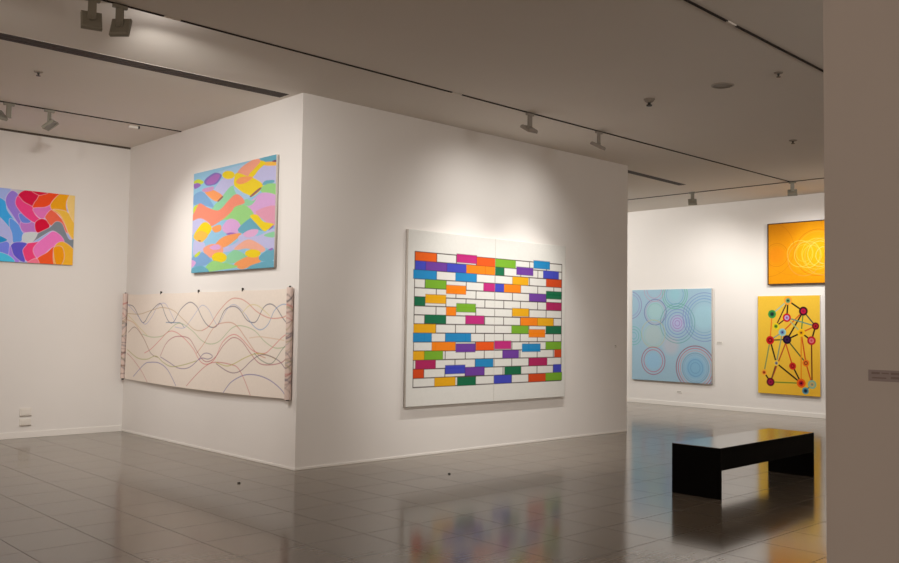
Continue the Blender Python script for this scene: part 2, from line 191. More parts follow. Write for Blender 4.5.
NODES = [((0.61,1.779),0.081,[(246,165,50),(110,165,110),(30,50,50)]),((0.292,1.523),0.081,[(60,155,70),(40,90,60),(20,30,30)]),((0.908,1.579),0.085,[(60,12,30),(195,20,65),(150,20,60)]),((0.587,1.455),0.081,[(205,22,40),(185,170,220),(160,80,140)]),((1.138,1.302),0.069,[(110,12,30),(185,30,40),(110,10,20)]),((0.369,1.29),0.065,[(240,215,30),(120,160,50),(60,60,20)]),((0.497,1.178),0.073,[(150,205,205),(110,150,180),(60,40,110)]),((0.252,1.023),0.081,[(205,22,32),(120,10,20),(200,40,40)]),((0.589,1.042),0.085,[(32,14,40),(60,30,80),(30,12,36)]),((0.865,1.176),0.073,[(252,200,25),(235,170,20),(90,30,30)]),((1.06,1.032),0.081,[(190,22,45),(220,120,128),(200,70,80)]),((0.696,0.547),0.069,[(208,45,32),(150,20,30),(200,50,40)]),((0.952,0.613),0.065,[(238,120,28),(150,60,30),(230,140,40)]),((0.375,0.59),0.056,[(246,205,60),(150,150,150),(50,40,60)]),((0.127,0.403),0.06,[(246,180,60),(220,100,40),(60,20,20)]),((0.257,0.226),0.081,[(105,15,38),(165,25,70),(110,20,50)]),((0.86,0.235),0.085,[(238,100,22),(190,30,40),(60,10,30)]),((1.067,0.223),0.081,[(140,185,150),(200,170,110),(120,140,120)]),((0.941,0.098),0.065,[(90,155,165),(40,70,100),(20,30,50)])]
EDGES = [((0.61,1.779),(0.292,1.523),(160,195,170)),((0.61,1.779),(0.908,1.579),(25,15,20)),((0.61,1.779),(0.587,1.455),(25,15,20)),((0.61,1.779),(0.369,1.29),(70,30,25)),((0.908,1.579),(1.138,1.302),(40,70,70)),((0.908,1.579),(0.589,1.042),(25,15,20)),((0.908,1.579),(0.497,1.178),(215,95,35)),((0.908,1.579),(0.865,1.176),(85,140,60)),((0.587,1.455),(1.138,1.302),(100,150,130)),((0.587,1.455),(0.865,1.176),(170,190,130)),((0.369,1.29),(0.587,1.455),(60,40,30)),((0.292,1.523),(0.252,1.023),(235,130,35)),((0.252,1.023),(0.589,1.042),(30,60,45)),((0.589,1.042),(0.865,1.176),(25,15,20)),((0.865,1.176),(1.138,1.302),(215,90,35)),((1.138,1.302),(1.06,1.032),(25,15,20)),((0.865,1.176),(1.06,1.032),(25,15,20)),((0.252,1.023),(0.127,0.403),(130,150,90)),((0.252,1.023),(0.375,0.59),(25,15,20)),((0.497,1.178),(0.375,0.59),(130,155,120)),((0.497,1.178),(0.252,1.023),(140,160,140)),((0.589,1.042),(0.257,0.226),(180,70,40)),((0.589,1.042),(0.952,0.613),(55,80,50)),((0.497,1.178),(0.696,0.547),(205,70,30)),((0.865,1.176),(0.952,0.613),(205,70,30)),((0.865,1.176),(0.86,0.235),(230,140,30)),((1.06,1.032),(1.067,0.223),(90,15,25)),((0.952,0.613),(1.067,0.223),(205,70,30)),((0.696,0.547),(0.86,0.235),(25,15,20)),((0.375,0.59),(0.86,0.235),(25,15,20)),((0.127,0.403),(0.257,0.226),(25,15,20)),((0.257,0.226),(0.86,0.235),(120,150,50)),((0.375,0.59),(0.257,0.226),(110,70,50)),((0.941,0.098),(1.067,0.223),(80,125,115))]
BDISC = [((0.589,1.479),0.245,(168,205,205)),((1.132,1.224),0.212,(186,182,222)),((1.76,1.357),0.318,(165,205,218)),((0.541,0.957),0.286,(178,196,196)),((0.977,0.759),0.245,(185,188,198)),((0.543,0.423),0.253,(150,192,220)),((1.557,0.314),0.294,(128,180,212)),((1.069,1.827),0.204,(150,200,210))]
BRING = [((0.589,1.458),0.273,(105,90,165),1.2),((0.589,1.458),0.237,(190,150,180),0.8),((0.589,1.458),0.184,(140,200,180),0.8),((1.132,1.224),0.057,(150,110,190),1),((1.132,1.224),0.11,(165,110,190),1),((1.132,1.224),0.167,(150,120,200),1),((1.132,1.224),0.229,(110,130,205),1),((1.132,1.224),0.294,(110,130,200),1),((1.132,1.224),0.351,(90,150,170),1),((1.132,1.224),0.412,(90,160,160),1),((1.76,1.357),0.376,(105,145,210),1),((1.76,1.357),0.433,(110,140,205),1),((1.76,1.357),0.494,(120,130,195),1),((1.76,1.357),0.318,(120,170,200),0.8),((1.069,1.827),0.204,(100,170,200),1),((1.069,1.827),0.249,(80,180,150),1),((1.069,1.827),0.298,(90,190,150),1.1),((0.563,1.94),0.184,(190,140,180),1),((0.563,1.94),0.253,(190,150,180),1),((-0.05,1.609),0.294,(140,110,180),1.1),((-0.05,1.609),0.237,(150,130,200),0.9),((0.041,0.948),0.073,(100,180,190),1),((0.041,0.948),0.135,(90,180,170),1),((0.041,0.948),0.196,(100,185,175),1),((0.541,0.998),0.294,(200,195,140),1),((0.541,0.957),0.224,(165,205,185),0.8),((0.543,0.423),0.29,(170,45,90),1.3),((0.543,0.423),0.233,(195,60,100),1.1),((1.557,0.314),0.449,(150,45,75),1.4),((1.557,0.314),0.4,(200,60,80),1.2),((1.557,0.314),0.351,(215,140,140),0.9),((1.557,0.314),0.302,(110,150,185),1.2),((1.557,0.314),0.269,(120,165,205),0.8),((1.557,0.314),0.171,(100,150,200),1),((1.557,0.314),0.11,(105,155,200),1)]
ORING = [((0.168,0.556),0.221,(205,105,10),1),((0.168,0.556),0.188,(225,140,20),0.7),((0.962,0.567),0.43,(215,105,15),1.1),((0.962,0.567),0.391,(255,200,60),0.8),((0.63,0.559),0.247,(255,228,100),1),((0.771,0.539),0.247,(255,232,110),1.1),((0.949,0.543),0.286,(255,226,90),1),((1.012,0.54),0.234,(255,235,130),1),((0.86,0.522),0.182,(255,225,80),1),((0.707,0.454),0.312,(245,175,90),0.9),((-0.008,0.668),0.521,(205,120,10),0.8),((0.501,0.844),0.677,(225,140,20),0.7),((1.086,0.511),0.156,(255,235,140),1),((1.061,0.488),0.339,(250,190,100),0.9),((0.707,0.567),0.156,(255,220,80),0.8)]

# ------------------------------------------------------------------ the setting
def wall(name, x0, x1, y0, y1, mat='wall', z0=0.0, z1=H):
    return structure(obj(name, bx(x0, x1, y0, y1, z0, z1), M[mat]))

X0, Y0, Y1 = -9.0, -13.0, 7.0
structure(obj('floor', bx(X0 - .2, XD + .2, Y0 - .2, Y1 + .2, -0.2, 0.0), M['floor']))
structure(obj('ceiling', bx(X0 - .2, XD + .2, Y0 - .2, Y1 + .2, H, H + 0.2), M['ceiling']))
wall('wall_front', 0.0, LB, 0.0, 0.22)            # the long face of the central block
wall('wall_side', 0.0, 0.22, 0.22, LA)            # its short face
wall('wall_inner', LB - 0.22, LB, 0.22, Y1)
wall('wall_left', X0, 0.22, LA, LA + 0.22)
wall('wall_far', XD, XD + 0.2, Y0, Y1)
wall('wall_back', LB, XD, Y1, Y1 + 0.2)
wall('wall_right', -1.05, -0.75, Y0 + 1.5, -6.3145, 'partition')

def skirt(name, x0, x1, y0, y1, h):
    o = obj(name, bx(x0, x1, y0, y1, 0.0, h, bevel=0.003), M['base']); return structure(o)
skirt('baseboard_left', X0, -0.012, LA - 0.012, LA, 0.085)
skirt('baseboard_far', XD - 0.012, XD, Y0, Y1, 0.085)
skirt('baseboard_front', -0.006, LB + .006, -0.006, 0.0, 0.028)
skirt('baseboard_side', -0.006, 0.0, 0.0, LA - 0.012, 0.028)
structure(obj('gap_shade_1', bx(X0, -0.004, LA - 0.006, LA, H - 0.028, H), M['gap']))  # dark strip coloured as the shade in the gap under the ceiling

# ------------------------------------------------------------------ painting: a small raster painter
def catmull(pts, closed=True, k=8):
    P = np.array(pts, float); n = len(P); out = []
    rng = range(n) if closed else range(n - 1)
    for i in rng:
        if closed: p0, p1, p2, p3 = P[i - 1], P[i], P[(i + 1) % n], P[(i + 2) % n]
        else: p0, p1, p2, p3 = P[max(i - 1, 0)], P[i], P[i + 1], P[min(i + 2, n - 1)]
        t = np.linspace(0, 1, k, endpoint=False)[:, None]
        out.append(0.5 * ((2 * p1) + (-p0 + p2) * t + (2 * p0 - 5 * p1 + 4 * p2 - p3) * t ** 2 + (-p0 + 3 * p1 - 3 * p2 + p3) * t ** 3))
    if not closed: out.append(P[-1:])
    return np.vstack(out)

class Picture:
    def __init__(s, W, Hh, res, bg, ss=2):
        s.W, s.H = W, Hh
        s.nx, s.ny = int(W / res) + 1, int(Hh / res) + 1
        s.ss = ss
        s.px = W / (s.nx * ss); s.py = Hh / (s.ny * ss)
        s.u = (np.arange(s.nx * ss) + .5) * s.px
        s.v = (np.arange(s.ny * ss) + .5) * s.py
        s.a = np.empty((s.ny * ss, s.nx * ss, 3)); s.a[:] = lin(bg)
    def win(s, u0, u1, v0, v1):
        i0 = max(int(u0 / s.px) - 1, 0); i1 = min(int(u1 / s.px) + 2, len(s.u))
        j0 = max(int(v0 / s.py) - 1, 0); j1 = min(int(v1 / s.py) + 2, len(s.v))
        if i0 >= i1 or j0 >= j1: return None
        return slice(j0, j1), slice(i0, i1), s.u[i0:i1][None, :], s.v[j0:j1][:, None]
    def put(s, js, is_, mask, col, alpha=1.0):
        reg = s.a[js, is_]; w = (mask * alpha)[..., None]
        s.a[js, is_] = reg * (1 - w) + lin(col) * w
    def rect(s, u0, u1, v0, v1, col, alpha=1.0):
        w = s.win(u0, u1, v0, v1)
        if w: s.put(w[0], w[1], ((w[2] >= u0) & (w[2] <= u1) & (w[3] >= v0) & (w[3] <= v1)).astype(float), col, alpha)
    def poly(s, pts, col, smooth=True, alpha=1.0):
        P = catmull(pts) if smooth else np.array(pts, float)
        w = s.win(P[:, 0].min(), P[:, 0].max(), P[:, 1].min(), P[:, 1].max())
        if not w: return P
        js, is_, U, V = w; ins = np.zeros((V.shape[0], U.shape[1]), bool)
        Q = np.roll(P, -1, 0)
        for (x0, y0), (x1, y1) in zip(P, Q):
            if y0 == y1: continue
            c = ((V >= min(y0, y1)) & (V < max(y0, y1)))
            ins ^= c & (U < x0 + (V - y0) * (x1 - x0) / (y1 - y0))
        s.put(js, is_, ins.astype(float), col, alpha)
        return P
    def line(s, P, wd, col, alpha=1.0):
        P = np.asarray(P, float); h = wd / 2
        w = s.win(P[:, 0].min() - wd, P[:, 0].max() + wd, P[:, 1].min() - wd, P[:, 1].max() + wd)
        if not w: return
        js, is_, U, V = w; d = np.full((V.shape[0], U.shape[1]), 9.0)
        for a, b in zip(P, P[1:]):
            e = b - a; L2 = max(float(e @ e), 1e-12)
            m = wd * 1.5
            iu = (U[0] > min(a[0], b[0]) - m) & (U[0] < max(a[0], b[0]) + m); iv = (V[:, 0] > min(a[1], b[1]) - m) & (V[:, 0] < max(a[1], b[1]) + m)
            if not iu.any() or not iv.any(): continue
            g = np.ix_(iv, iu); uu = U[:, iu]; vv = V[iv]
            t = np.clip(((uu - a[0]) * e[0] + (vv - a[1]) * e[1]) / L2, 0, 1)
            d[g] = np.minimum(d[g], np.hypot(uu - a[0] - t * e[0], vv - a[1] - t * e[1]))
        s.put(js, is_, np.clip((h - d) / s.px + .5, 0, 1), col, alpha)
    def ring(s, c, r, wd, col, alpha=1.0):
        w = s.win(c[0] - r - wd, c[0] + r + wd, c[1] - r - wd, c[1] + r + wd)
        if w:
            d = np.abs(np.hypot(w[2] - c[0], w[3] - c[1]) - r)
            s.put(w[0], w[1], np.clip((wd / 2 - d) / s.px + .5, 0, 1), col, alpha)
    def disc(s, c, r, col, alpha=1.0, soft=0.0):
        w = s.win(c[0] - r, c[0] + r, c[1] - r, c[1] + r)
        if w:
            d = np.hypot(w[2] - c[0], w[3] - c[1])
            s.put(w[0], w[1], np.clip((r - d) / max(s.px, soft) + .5 * (soft == 0), 0, 1), col, alpha)
    def colours(s, gain):
        k = s.ss
        a = s.a.reshape(s.ny, k, s.nx, k, 3).mean((1, 3))
        return np.clip(a * np.array(gain), 0.0, 0.93)

def canvas_mesh(name, cols, W, Hh, d, u0=0.0, mats=('paint', 'edge'), parent=None, bend=None):
    """stretched canvas: painted grid in front (facing -Y at y=-d), plain returns and back"""
    ny, nx = cols.shape[:2]
    us = np.linspace(0, W, nx); vs = np.linspace(0, Hh, ny)
    UU, VV = np.meshgrid(us, vs)
    YY = np.full_like(UU, -d)
    if bend is not None: YY, VV = bend(UU, YY, VV)
    front = np.stack([UU + u0, YY, VV], -1).reshape(-1, 3)
    n = nx * ny
    back = np.array([(u0, 0, 0), (u0 + W, 0, 0), (u0 + W, 0, Hh), (u0, 0, Hh)], float)
    I = np.arange(n).reshape(ny, nx)
    quads = np.stack([I[:-1, :-1], I[:-1, 1:], I[1:, 1:], I[1:, :-1]], -1).reshape(-1, 4)
    faces_n = []
    B = [n, n + 1, n + 2, n + 3]
    if bend is None:
        verts = np.vstack([front, back])
        faces_n = [list(I[0, ::-1]) + [B[0], B[1]], list(I[::-1, -1]) + [B[1], B[2]],
                   list(I[-1, :]) + [B[2], B[3]], list(I[:, 0]) + [B[3], B[0]], [B[3], B[2], B[1], B[0]]]
    else:
        verts = front
    me = bpy.data.meshes.new(name)
    loops = list(quads.reshape(-1)); starts = list(range(0, len(loops), 4)); totals = [4] * len(quads)
    for f in faces_n:
        starts.append(len(loops)); totals.append(len(f)); loops += f
    me.vertices.add(len(verts)); me.vertices.foreach_set('co', verts.reshape(-1).astype(np.float32))
    me.loops.add(len(loops)); me.loops.foreach_set('vertex_index', np.array(loops, np.int32))
    me.polygons.add(len(starts)); me.polygons.foreach_set('loop_start', np.array(starts, np.int32))
    mi = np.array([0] * len(quads) + [1] * len(faces_n), np.int32)
    me.update(calc_edges=True)
    for mm in mats: me.materials.append(M[mm])
    me.polygons.foreach_set('material_index', mi)
    at = me.color_attributes.new('paint', 'FLOAT_COLOR', 'POINT')
    ca = np.ones((len(verts), 4), np.float32); ca[:n, :3] = cols.reshape(-1, 3)
    at.data.foreach_set('color', ca.reshape(-1))
    me.validate()
    o = bpy.data.objects.new(name, me); link(o, parent)
    return o

A90 = -PI / 2

# ---- brick-pattern diptych on the long face
BC = dict(orange=(236, 96, 8), magenta=(196, 38, 118), crimson=(180, 30, 90), orangered=(240, 86, 12), redorange=(218, 72, 14), green=(122, 172, 40),
          cyan=(28, 136, 188), blue=(66, 72, 182), purple=(114, 60, 152), amber=(250, 132, 8), darkgreen=(0, 108, 68), yellow=(238, 170, 8))
W, Hh = 2.994, 2.162
pic = Picture(W, Hh, 0.006, (216, 208, 196))
zt, zb = 2.505 - .612, .847 - .612; rh = (zt - zb) / 15
e0, e1 = 0.112, 2.908
ink = (62, 48, 44)
for k in range(16): pic.line([(e0, zt - k * rh), (e1, zt - k * rh)], 0.013, ink)
for x in (e0, e1): pic.line([(x, zb), (x, zt)], 0.012, ink)
for r in range(1, 16):
    for x in JOINTS[0] if r % 2 else JOINTS[1]:
        pic.line([(x, zt - r * rh), (x, zt - (r - 1) * rh)], 0.013, ink)
for r, a, b, dy, c in BRICKS:
    z1 = zt - (r - 1) * rh + dy * rh
    g = np.array(BC[c], float); g = np.clip(g * .93 - (255 - g) * .02, 0, 255)
    pic.rect(a, b, z1 - rh, z1, g, 0.98)
    for x in (a, b): pic.line([(x, z1 - rh), (x, z1)], 0.006, ink, .5)
    for z in (z1, z1 - rh): pic.line([(a, z), (b, z)], 0.007, ink, .6)
cols = pic.colours((1.06, 1.16, 1.28))
seam = 1.528; ns = int(round(seam / W * cols.shape[1]))
t = thing('diptych_painting', 'white two-panel painting of coloured bricks on the long wall', 'painting', (1.530, -0.002, 0.612))
us = seam
canvas_mesh('panel', cols[:, :ns], seam - .002, Hh, 0.05, 0.0, parent=t)
canvas_mesh('panel', cols[:, ns:], W - seam - .002, Hh, 0.05, seam + .002, parent=t)

# ---- pastel waves on the short face
W, Hh = 1.981, 1.298
pic = Picture(W, Hh, 0.006, (140, 180, 200))
def grow(pts, k):
    P = np.array(pts); m = P.mean(0); return m + (P - m) * k
for c, pts in SQUARE:
    g = np.array(c, float); c = tuple(g * .84 + g.mean() * .12)
    pic.poly(grow(pts, 1.12), c)
o = canvas_mesh('pastel_painting', pic.colours((1.06, 1.16, 1.28)), W, Hh, 0.04)
o.location = (-0.002, 2.437, 2.237); o.rotation_euler = (0, 0, A90)
tag(o, 'pastel painting of overlapping waves, hung above the paper scroll', 'painting')

# ---- bold wave painting on the other wall
W, Hh = 2.2, 0.986
pic = Picture(W, Hh, 0.006, (150, 165, 225))
for c, pts in LEFT:
    P = pic.poly(grow(pts, 1.05), c)
    pic.line(np.vstack([P, P[:1]]), 0.006, (235, 205, 212), .5)
k = int((W - 1.20) / W * pic.a.shape[1])
pic.a[:, :k] = pic.a[:, k:2 * k][:, ::-1][:, -k:]          # the part beyond the frame of view repeats the waves
o = canvas_mesh('wave_painting', pic.colours((1.25, 1.36, 1.50)), W, Hh, 0.04)
o.location = (-3.0, LA - 0.002, 2.378)
tag(o, 'painting of interlocking blue, crimson and orange waves with pale outlines', 'painting')

# ---- pale blue circles on the far wall
W, Hh = 1.929, 1.943
pic = Picture(W, Hh, 0.007, (160, 191, 208))
for c, r, col in BDISC: pic.disc(c, r, col, .8, 0.12)
for c, r, col, w in BRING: pic.ring(c, r, 0.015 * w, tuple(np.array(col) * .9 + 14), .75)
o = canvas_mesh('circle_painting', pic.colours((.97, 1.0, 1.04)), W, Hh, 0.04)
o.location = (XD - 0.002, 3.20, 0.50); o.rotation_euler = (0, 0, A90)
tag(o, 'pale blue square painting covered with thin concentric rings', 'painting')

# ---- yellow network
W, Hh = 1.225, 1.875
pic = Picture(W, Hh, 0.006, (241, 197, 62))
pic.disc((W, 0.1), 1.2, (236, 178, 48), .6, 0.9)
for a, b, c in EDGES: pic.line([a, b], 0.024 if c != (25, 15, 20) else 0.030, c)
for c, r, cc in NODES:
    pic.disc(c, r, cc[0]); pic.disc(c, r * .58, cc[1]); pic.disc(c, r * .26, cc[2])
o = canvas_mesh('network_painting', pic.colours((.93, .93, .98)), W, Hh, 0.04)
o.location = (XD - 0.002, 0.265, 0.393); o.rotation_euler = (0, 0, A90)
tag(o, 'tall yellow painting of coloured dots joined by lines', 'painting')

# ---- orange rings, in a thin dark frame
W, Hh = 1.60, 1.152
pic = Picture(W, Hh, 0.007, (247, 165, 8))
pic.disc((0.25, Hh), .55, (226, 142, 6), .9, .5)
pic.disc((0.95, .58), .60, (252, 190, 14), .9, .45)
pic.disc((0.17, .55), .20, (246, 150, 12), .8, .08)
for c, r, col, w in ORING: pic.ring(c, r, 0.012 * w, col, .55)
t = thing('framed_painting', 'orange painting of looping rings in a thin dark frame', 'painting', (XD - 0.002, 0.04, 2.498), A90)
cm = canvas_mesh('canvas', pic.colours((.80, .78, .80)), W, Hh, 0.045, parent=t)
bm = bmesh.new(); fw = 0.018
vo = [(-fw, -fw), (W + fw, -fw), (W + fw, Hh + fw), (-fw, Hh + fw)]; vi = [(0, 0), (W, 0), (W, Hh), (0, Hh)]
R4 = [[bm.verts.new((x, y, z)) for x, z in ring] for ring, y in ((vo, -.05), (vi, -.05), (vi, 0), (vo, 0))]
for i in range(4):
    for a in range(4):
        b = (a + 1) % 4
        bm.faces.new((R4[i][a], R4[i][b], R4[(i + 1) % 4][b], R4[(i + 1) % 4][a]))
obj('frame', bm, M['frame'], t)

# ---- the long paper scroll
W, Hh = 4.216, 1.203
pic = Picture(W, Hh + .02, 0.006, (222, 208, 192))
for c, w, pts in SCROLL:
    pic.line(catmull([(u, v + .02) for u, v in pts], False), 0.0095 * w, tuple(np.array(c) * .8 + 20), .8)
cols = pic.colours((1.14, 1.20, 1.30))
t = thing('paper_scroll', 'long paper scroll drawn with thin coloured waves, both ends rolled', 'drawing', (-0.002, 4.366, 0.77), A90)
pins_u = [0.0, 1.014, 2.088, 3.186, 4.216]
def sag(U, Y, V):
    f = np.zeros_like(U)
    for a, b in zip(pins_u, pins_u[1:]):
        q = np.clip((U - a) / (b - a), 0, 1); f += np.where((U >= a) & (U <= b), q * (1 - q) * 4, 0)
    q = U / W
    top = V / V.max(); drop = 0.010 * f * top + 0.022 * (4 * q * (1 - q)) * (1 - top)
    depth = -0.012 - 0.012 * f * top - 0.035 * (1 - top) * (0.4 + 0.6 * 4 * q * (1 - q))
    depth -= 0.02 * (np.exp(-q * W / .08) + np.exp(-(1 - q) * W / .08))
    return depth, V - drop
canvas_mesh('paper_sheet', cols, W, Hh + .02, 0.0, 0.0, ('paper',), t, bend=sag)
rng = np.random.default_rng(4)
def paper_roll(u_c, r, z0, z1, seed, dens):
    """spiral paper roll with the drawn lines showing edge-on as bands"""
    g = np.random.default_rng(seed)
    nz, na = 150, 60
    zs = np.linspace(z0, z1, nz); ts = np.linspace(0, 2.6 * 2 * PI, na)
    rr = r * (1 - 0.10 * ts / ts.max())
    X = u_c + rr[None] * np.cos(ts)[None] + 0 * zs[:, None]; Y = -r - 0.008 + rr[None] * np.sin(ts)[None] + 0 * zs[:, None]
    Zz = zs[:, None] + 0 * X
    co = np.stack([X, Y, Zz], -1).reshape(-1, 3)
    c = np.empty((nz, na, 3)); c[:] = lin((212, 186, 172)) * np.array((1.1, 1.2, 1.3))
    pal = [(60, 60, 90), (190, 80, 70), (110, 60, 60), (150, 140, 80), (90, 110, 120), (50, 40, 40)]
    for _ in range(dens):
        zc = g.uniform(z0 + .05, z1 - .1); sl = g.uniform(-.05, .05); w = g.uniform(.006, .014); a = g.uniform(.25, .7)
        m = np.exp(-((Zz - zc - sl * np.sin(ts)[None] * 1.2) / w) ** 2)[..., None] * a
        c = c * (1 - m) + lin(pal[g.integers(len(pal))]) * m
    I = np.arange(nz * na).reshape(nz, na)
    q = np.stack([I[:-1, :-1], I[:-1, 1:], I[1:, 1:], I[1:, :-1]], -1).reshape(-1, 4)
    me = bpy.data.meshes.new('paper_roll'); me.from_pydata(co.tolist(), [], q.tolist())
    at = me.color_attributes.new('paint', 'FLOAT_COLOR', 'POINT')
    ca = np.ones((nz * na, 4), np.float32); ca[:, :3] = np.clip(c, 0, .9).reshape(-1, 3); at.data.foreach_set('color', ca.reshape(-1))
    for p in me.polygons: p.use_smooth = True
    o = bpy.data.objects.new('paper_roll', me); link(o, t, M['paper']); return o
paper_roll(-0.070, 0.036, 0.005, 1.235, 3, 26)
paper_roll(W + 0.046, 0.037, -0.005, 1.232, 9, 34)
for u in (-0.07, 1.014, 2.088, 3.186, 4.262):
    y = -0.02 if 0 < u < 4.2 else -0.125
    bm = bx(-0.007, 0.007, -0.012, 0.012, -0.022, 0.018, bevel=0.003)
    obj('clip', bm, M['pin'], t, (u, y + (0.01 if 0 < u < 4.2 else 0.08), 1.232))
for u in (-0.07, 4.262):
    obj('end_cap', bx(-0.014, 0.014, -0.014, 0.014, -0.018, 0.008, bevel=0.004), M['pin'], t, (u, -0.045, 0.0))

# ------------------------------------------------------------------ the bench
t = thing('gallery_bench', 'low black slab bench standing on the polished floor', 'bench', (2.168, -3.880, 0), 0.0198)
L, D, h = 2.051, 0.521, 0.485
tp = 0.006
obj('seat', bx(0, L, 0, D, h - tp, h, bevel=0.001), M['blacktop'], t)
obj('leg', bx(0.0, 0.024, 0.0, D, 0, h - tp, bevel=0.001), M['black'], t)
obj('leg', bx(L - 0.024, L, 0.0, D, 0, h - tp, bevel=0.001), M['black'], t)
obj('apron', bx(0.024, L - 0.024, 0.0, 0.024, 0.272, h - tp), M['black'], t)
obj('apron', bx(0.024, L - 0.024, D - 0.024, D, 0.272, h - tp), M['black'], t)
obj('panel', bx(0.024, L - 0.024, 0.024, D - 0.024, 0.272, 0.29), M['black'], t)['label'] = 'underside board'

# ------------------------------------------------------------------ ceiling tracks, slots and fittings
def track(label, p0, p1, joints=(), w=0.022):
    a, b = Vector((*p0, H)), Vector((*p1, H)); L = (b - a).length
    ang = math.atan2(b.y - a.y, b.x - a.x)
    t = thing('lighting_track', label, 'track', a, ang, 'recessed lighting tracks in the ceiling')
    cuts = [0.0] + [c for j in joints for c in (j - .075, j + .075)] + [L]
    for c0, c1 in zip(cuts[::2], cuts[1::2]):
        bm = bmesh.new()
        # open channel: two lips and the roof between
        prof = [(-w, 0), (-w, -.010), (-w * .55, -.010), (-w * .55, -.003), (w * .55, -.003), (w * .55, -.010), (w, -.010), (w, 0)]
        A = [bm.verts.new((c0, y, z)) for y, z in prof]; B = [bm.verts.new((c1, y, z)) for y, z in prof]
        for i in range(len(prof)):
            j = (i + 1) % len(prof); bm.faces.new((A[i], A[j], B[j], B[i]))
        bm.faces.new(A[::-1]); bm.faces.new(B)
        obj('rail', bm, M['track'], t)
    for j in joints:
        obj('coupler', bx(j - .075, j + .075, -w, w, -.011, 0, bevel=.002), M['ceiling'], t)
    return t
track('long ceiling track running in front of the brick painting', (-8.5, -1.2915), (9.19, -1.159), (6.34, 9.70), 0.008)
track('ceiling track near the bench, passing above the grey partition', (-0.75 - 5, -4.755), (8.9, -4.27), (6.98,), 0.011)
track('faint ceiling track parallel to the far wall', (9.19, 3.9), (9.23, -3.2), (), 0.009)
track('short ceiling track ending against the wall of the pastel painting', (-6.0, 2.985), (-0.01, 2.90), (), 0.010)

def slot(label, p0, p1, w):
    a, b = Vector((*p0, H)), Vector((*p1, H)); L = (b - a).length; ang = math.atan2(b.y - a.y, b.x - a.x)
    t = thing('air_slot', label, 'air vent', a, ang)
    bm = bmesh.new(); h = w / 2; f = 0.004
    def ringv(x0, x1, y, z): return [bm.verts.new(p) for p in ((x0, -y, z), (x1, -y, z), (x1, y, z), (x0, y, z))]
    R = [ringv(-f, L + f, h + f, 0), ringv(-f, L + f, h + f, -.002), ringv(0, L, h, -.002), ringv(0, L, h, 0)]
    for r0, r1 in zip(R, R[1:]):
        for i in range(4):
            j = (i + 1) % 4; bm.faces.new((r0[i], r0[j], r1[j], r1[i]))
    obj('frame', bm, M['ceiling'], t)
    obj('backing', bx(0, L, -h, h, -.003, 0), M['slot'], t)
    for k in range(2):
        y = -h + (k + 1) * w / 3
        obj('vane', bx(0, L, y - .004, y + .004, -.006, -.003), M['slot'], t)
    return t
slot('long dark air slot in the ceiling, ending at the block corner', (-8.3, 0.455), (-0.072, 0.270), 0.205)
slot('short dark air slot in the ceiling near the far wall', (6.2, 0.285), (8.32, 0.402), 0.15)

def sprinkler(label, x, y, s=1.0, pendant=True):
    t = thing('ceiling_sprinkler', label, 'sprinkler', (x, y, H))
    obj('rosette', lathe([(0, 0), (.045 * s, 0), (.042 * s, -.008), (.02 * s, -.014), (0, -.014)], 24), M['greyplastic'], t, smooth=False)
    if pendant:
        obj('head', lathe([(0, -.014), (.012 * s, -.014), (.010 * s, -.03), (.006 * s, -.04), (.022 * s, -.043), (.022 * s, -.047), (0, -.047)], 20), M['darkplastic'], t)
    return t
sprinkler('small sprinkler head in the ceiling above the slot by the left wall corner', -2.393, 1.30)
sprinkler('small dark sprinkler beside the disc-shaped speaker grille', 2.871, -4.118)
sprinkler('flat dark sprinkler cap on the ceiling before the orange painting', 6.029, -2.744, 1.2)
t = thing('smoke_detector', 'cone-shaped smoke detector with a dark tip on the ceiling', 'smoke detector', (2.866, -2.60, H))
obj('base', lathe([(0, 0), (.062, 0), (.060, -.008), (.045, -.030), (.026, -.042), (0, -.042)], 32), M['greyplastic'], t)
obj('sensor', lathe([(0, -.042), (.016, -.042), (.016, -.062), (.032, -.066), (.030, -.080), (0, -.082)], 28), M['darkplastic'], t)
t = thing('ceiling_speaker', 'round flush speaker grille set in the ceiling', 'speaker', (2.905, -3.485, H))
obj('rim', lathe([(.098, 0), (.118, 0), (.118, -.006), (.104, -.012), (.098, -.010)], 48), M['slotframe'], t)
obj('grille', lathe([(0, -.004), (.099, -.004), (.099, 0), (0, 0)], 48), M['greyplastic'], t)
t = thing('ceiling_lamp', 'small white box fitting on the ceiling beside the short track', 'light fitting', (-0.605, 3.05, H), -0.02)
obj('body', bx(-0.065, 0.055, -.02, .02, -.035, 0, bevel=.004), M['plastic'], t)
obj('end_cap', bx(0.055, 0.078, -.018, .018, -.033, 0, bevel=.003), M['darkplastic'], t)

# ------------------------------------------------------------------ spotlights on the tracks
def aim_matrix(d):
    d = Vector(d).normalized()
    q = d.to_track_quat('-Z', 'Y')
    return q

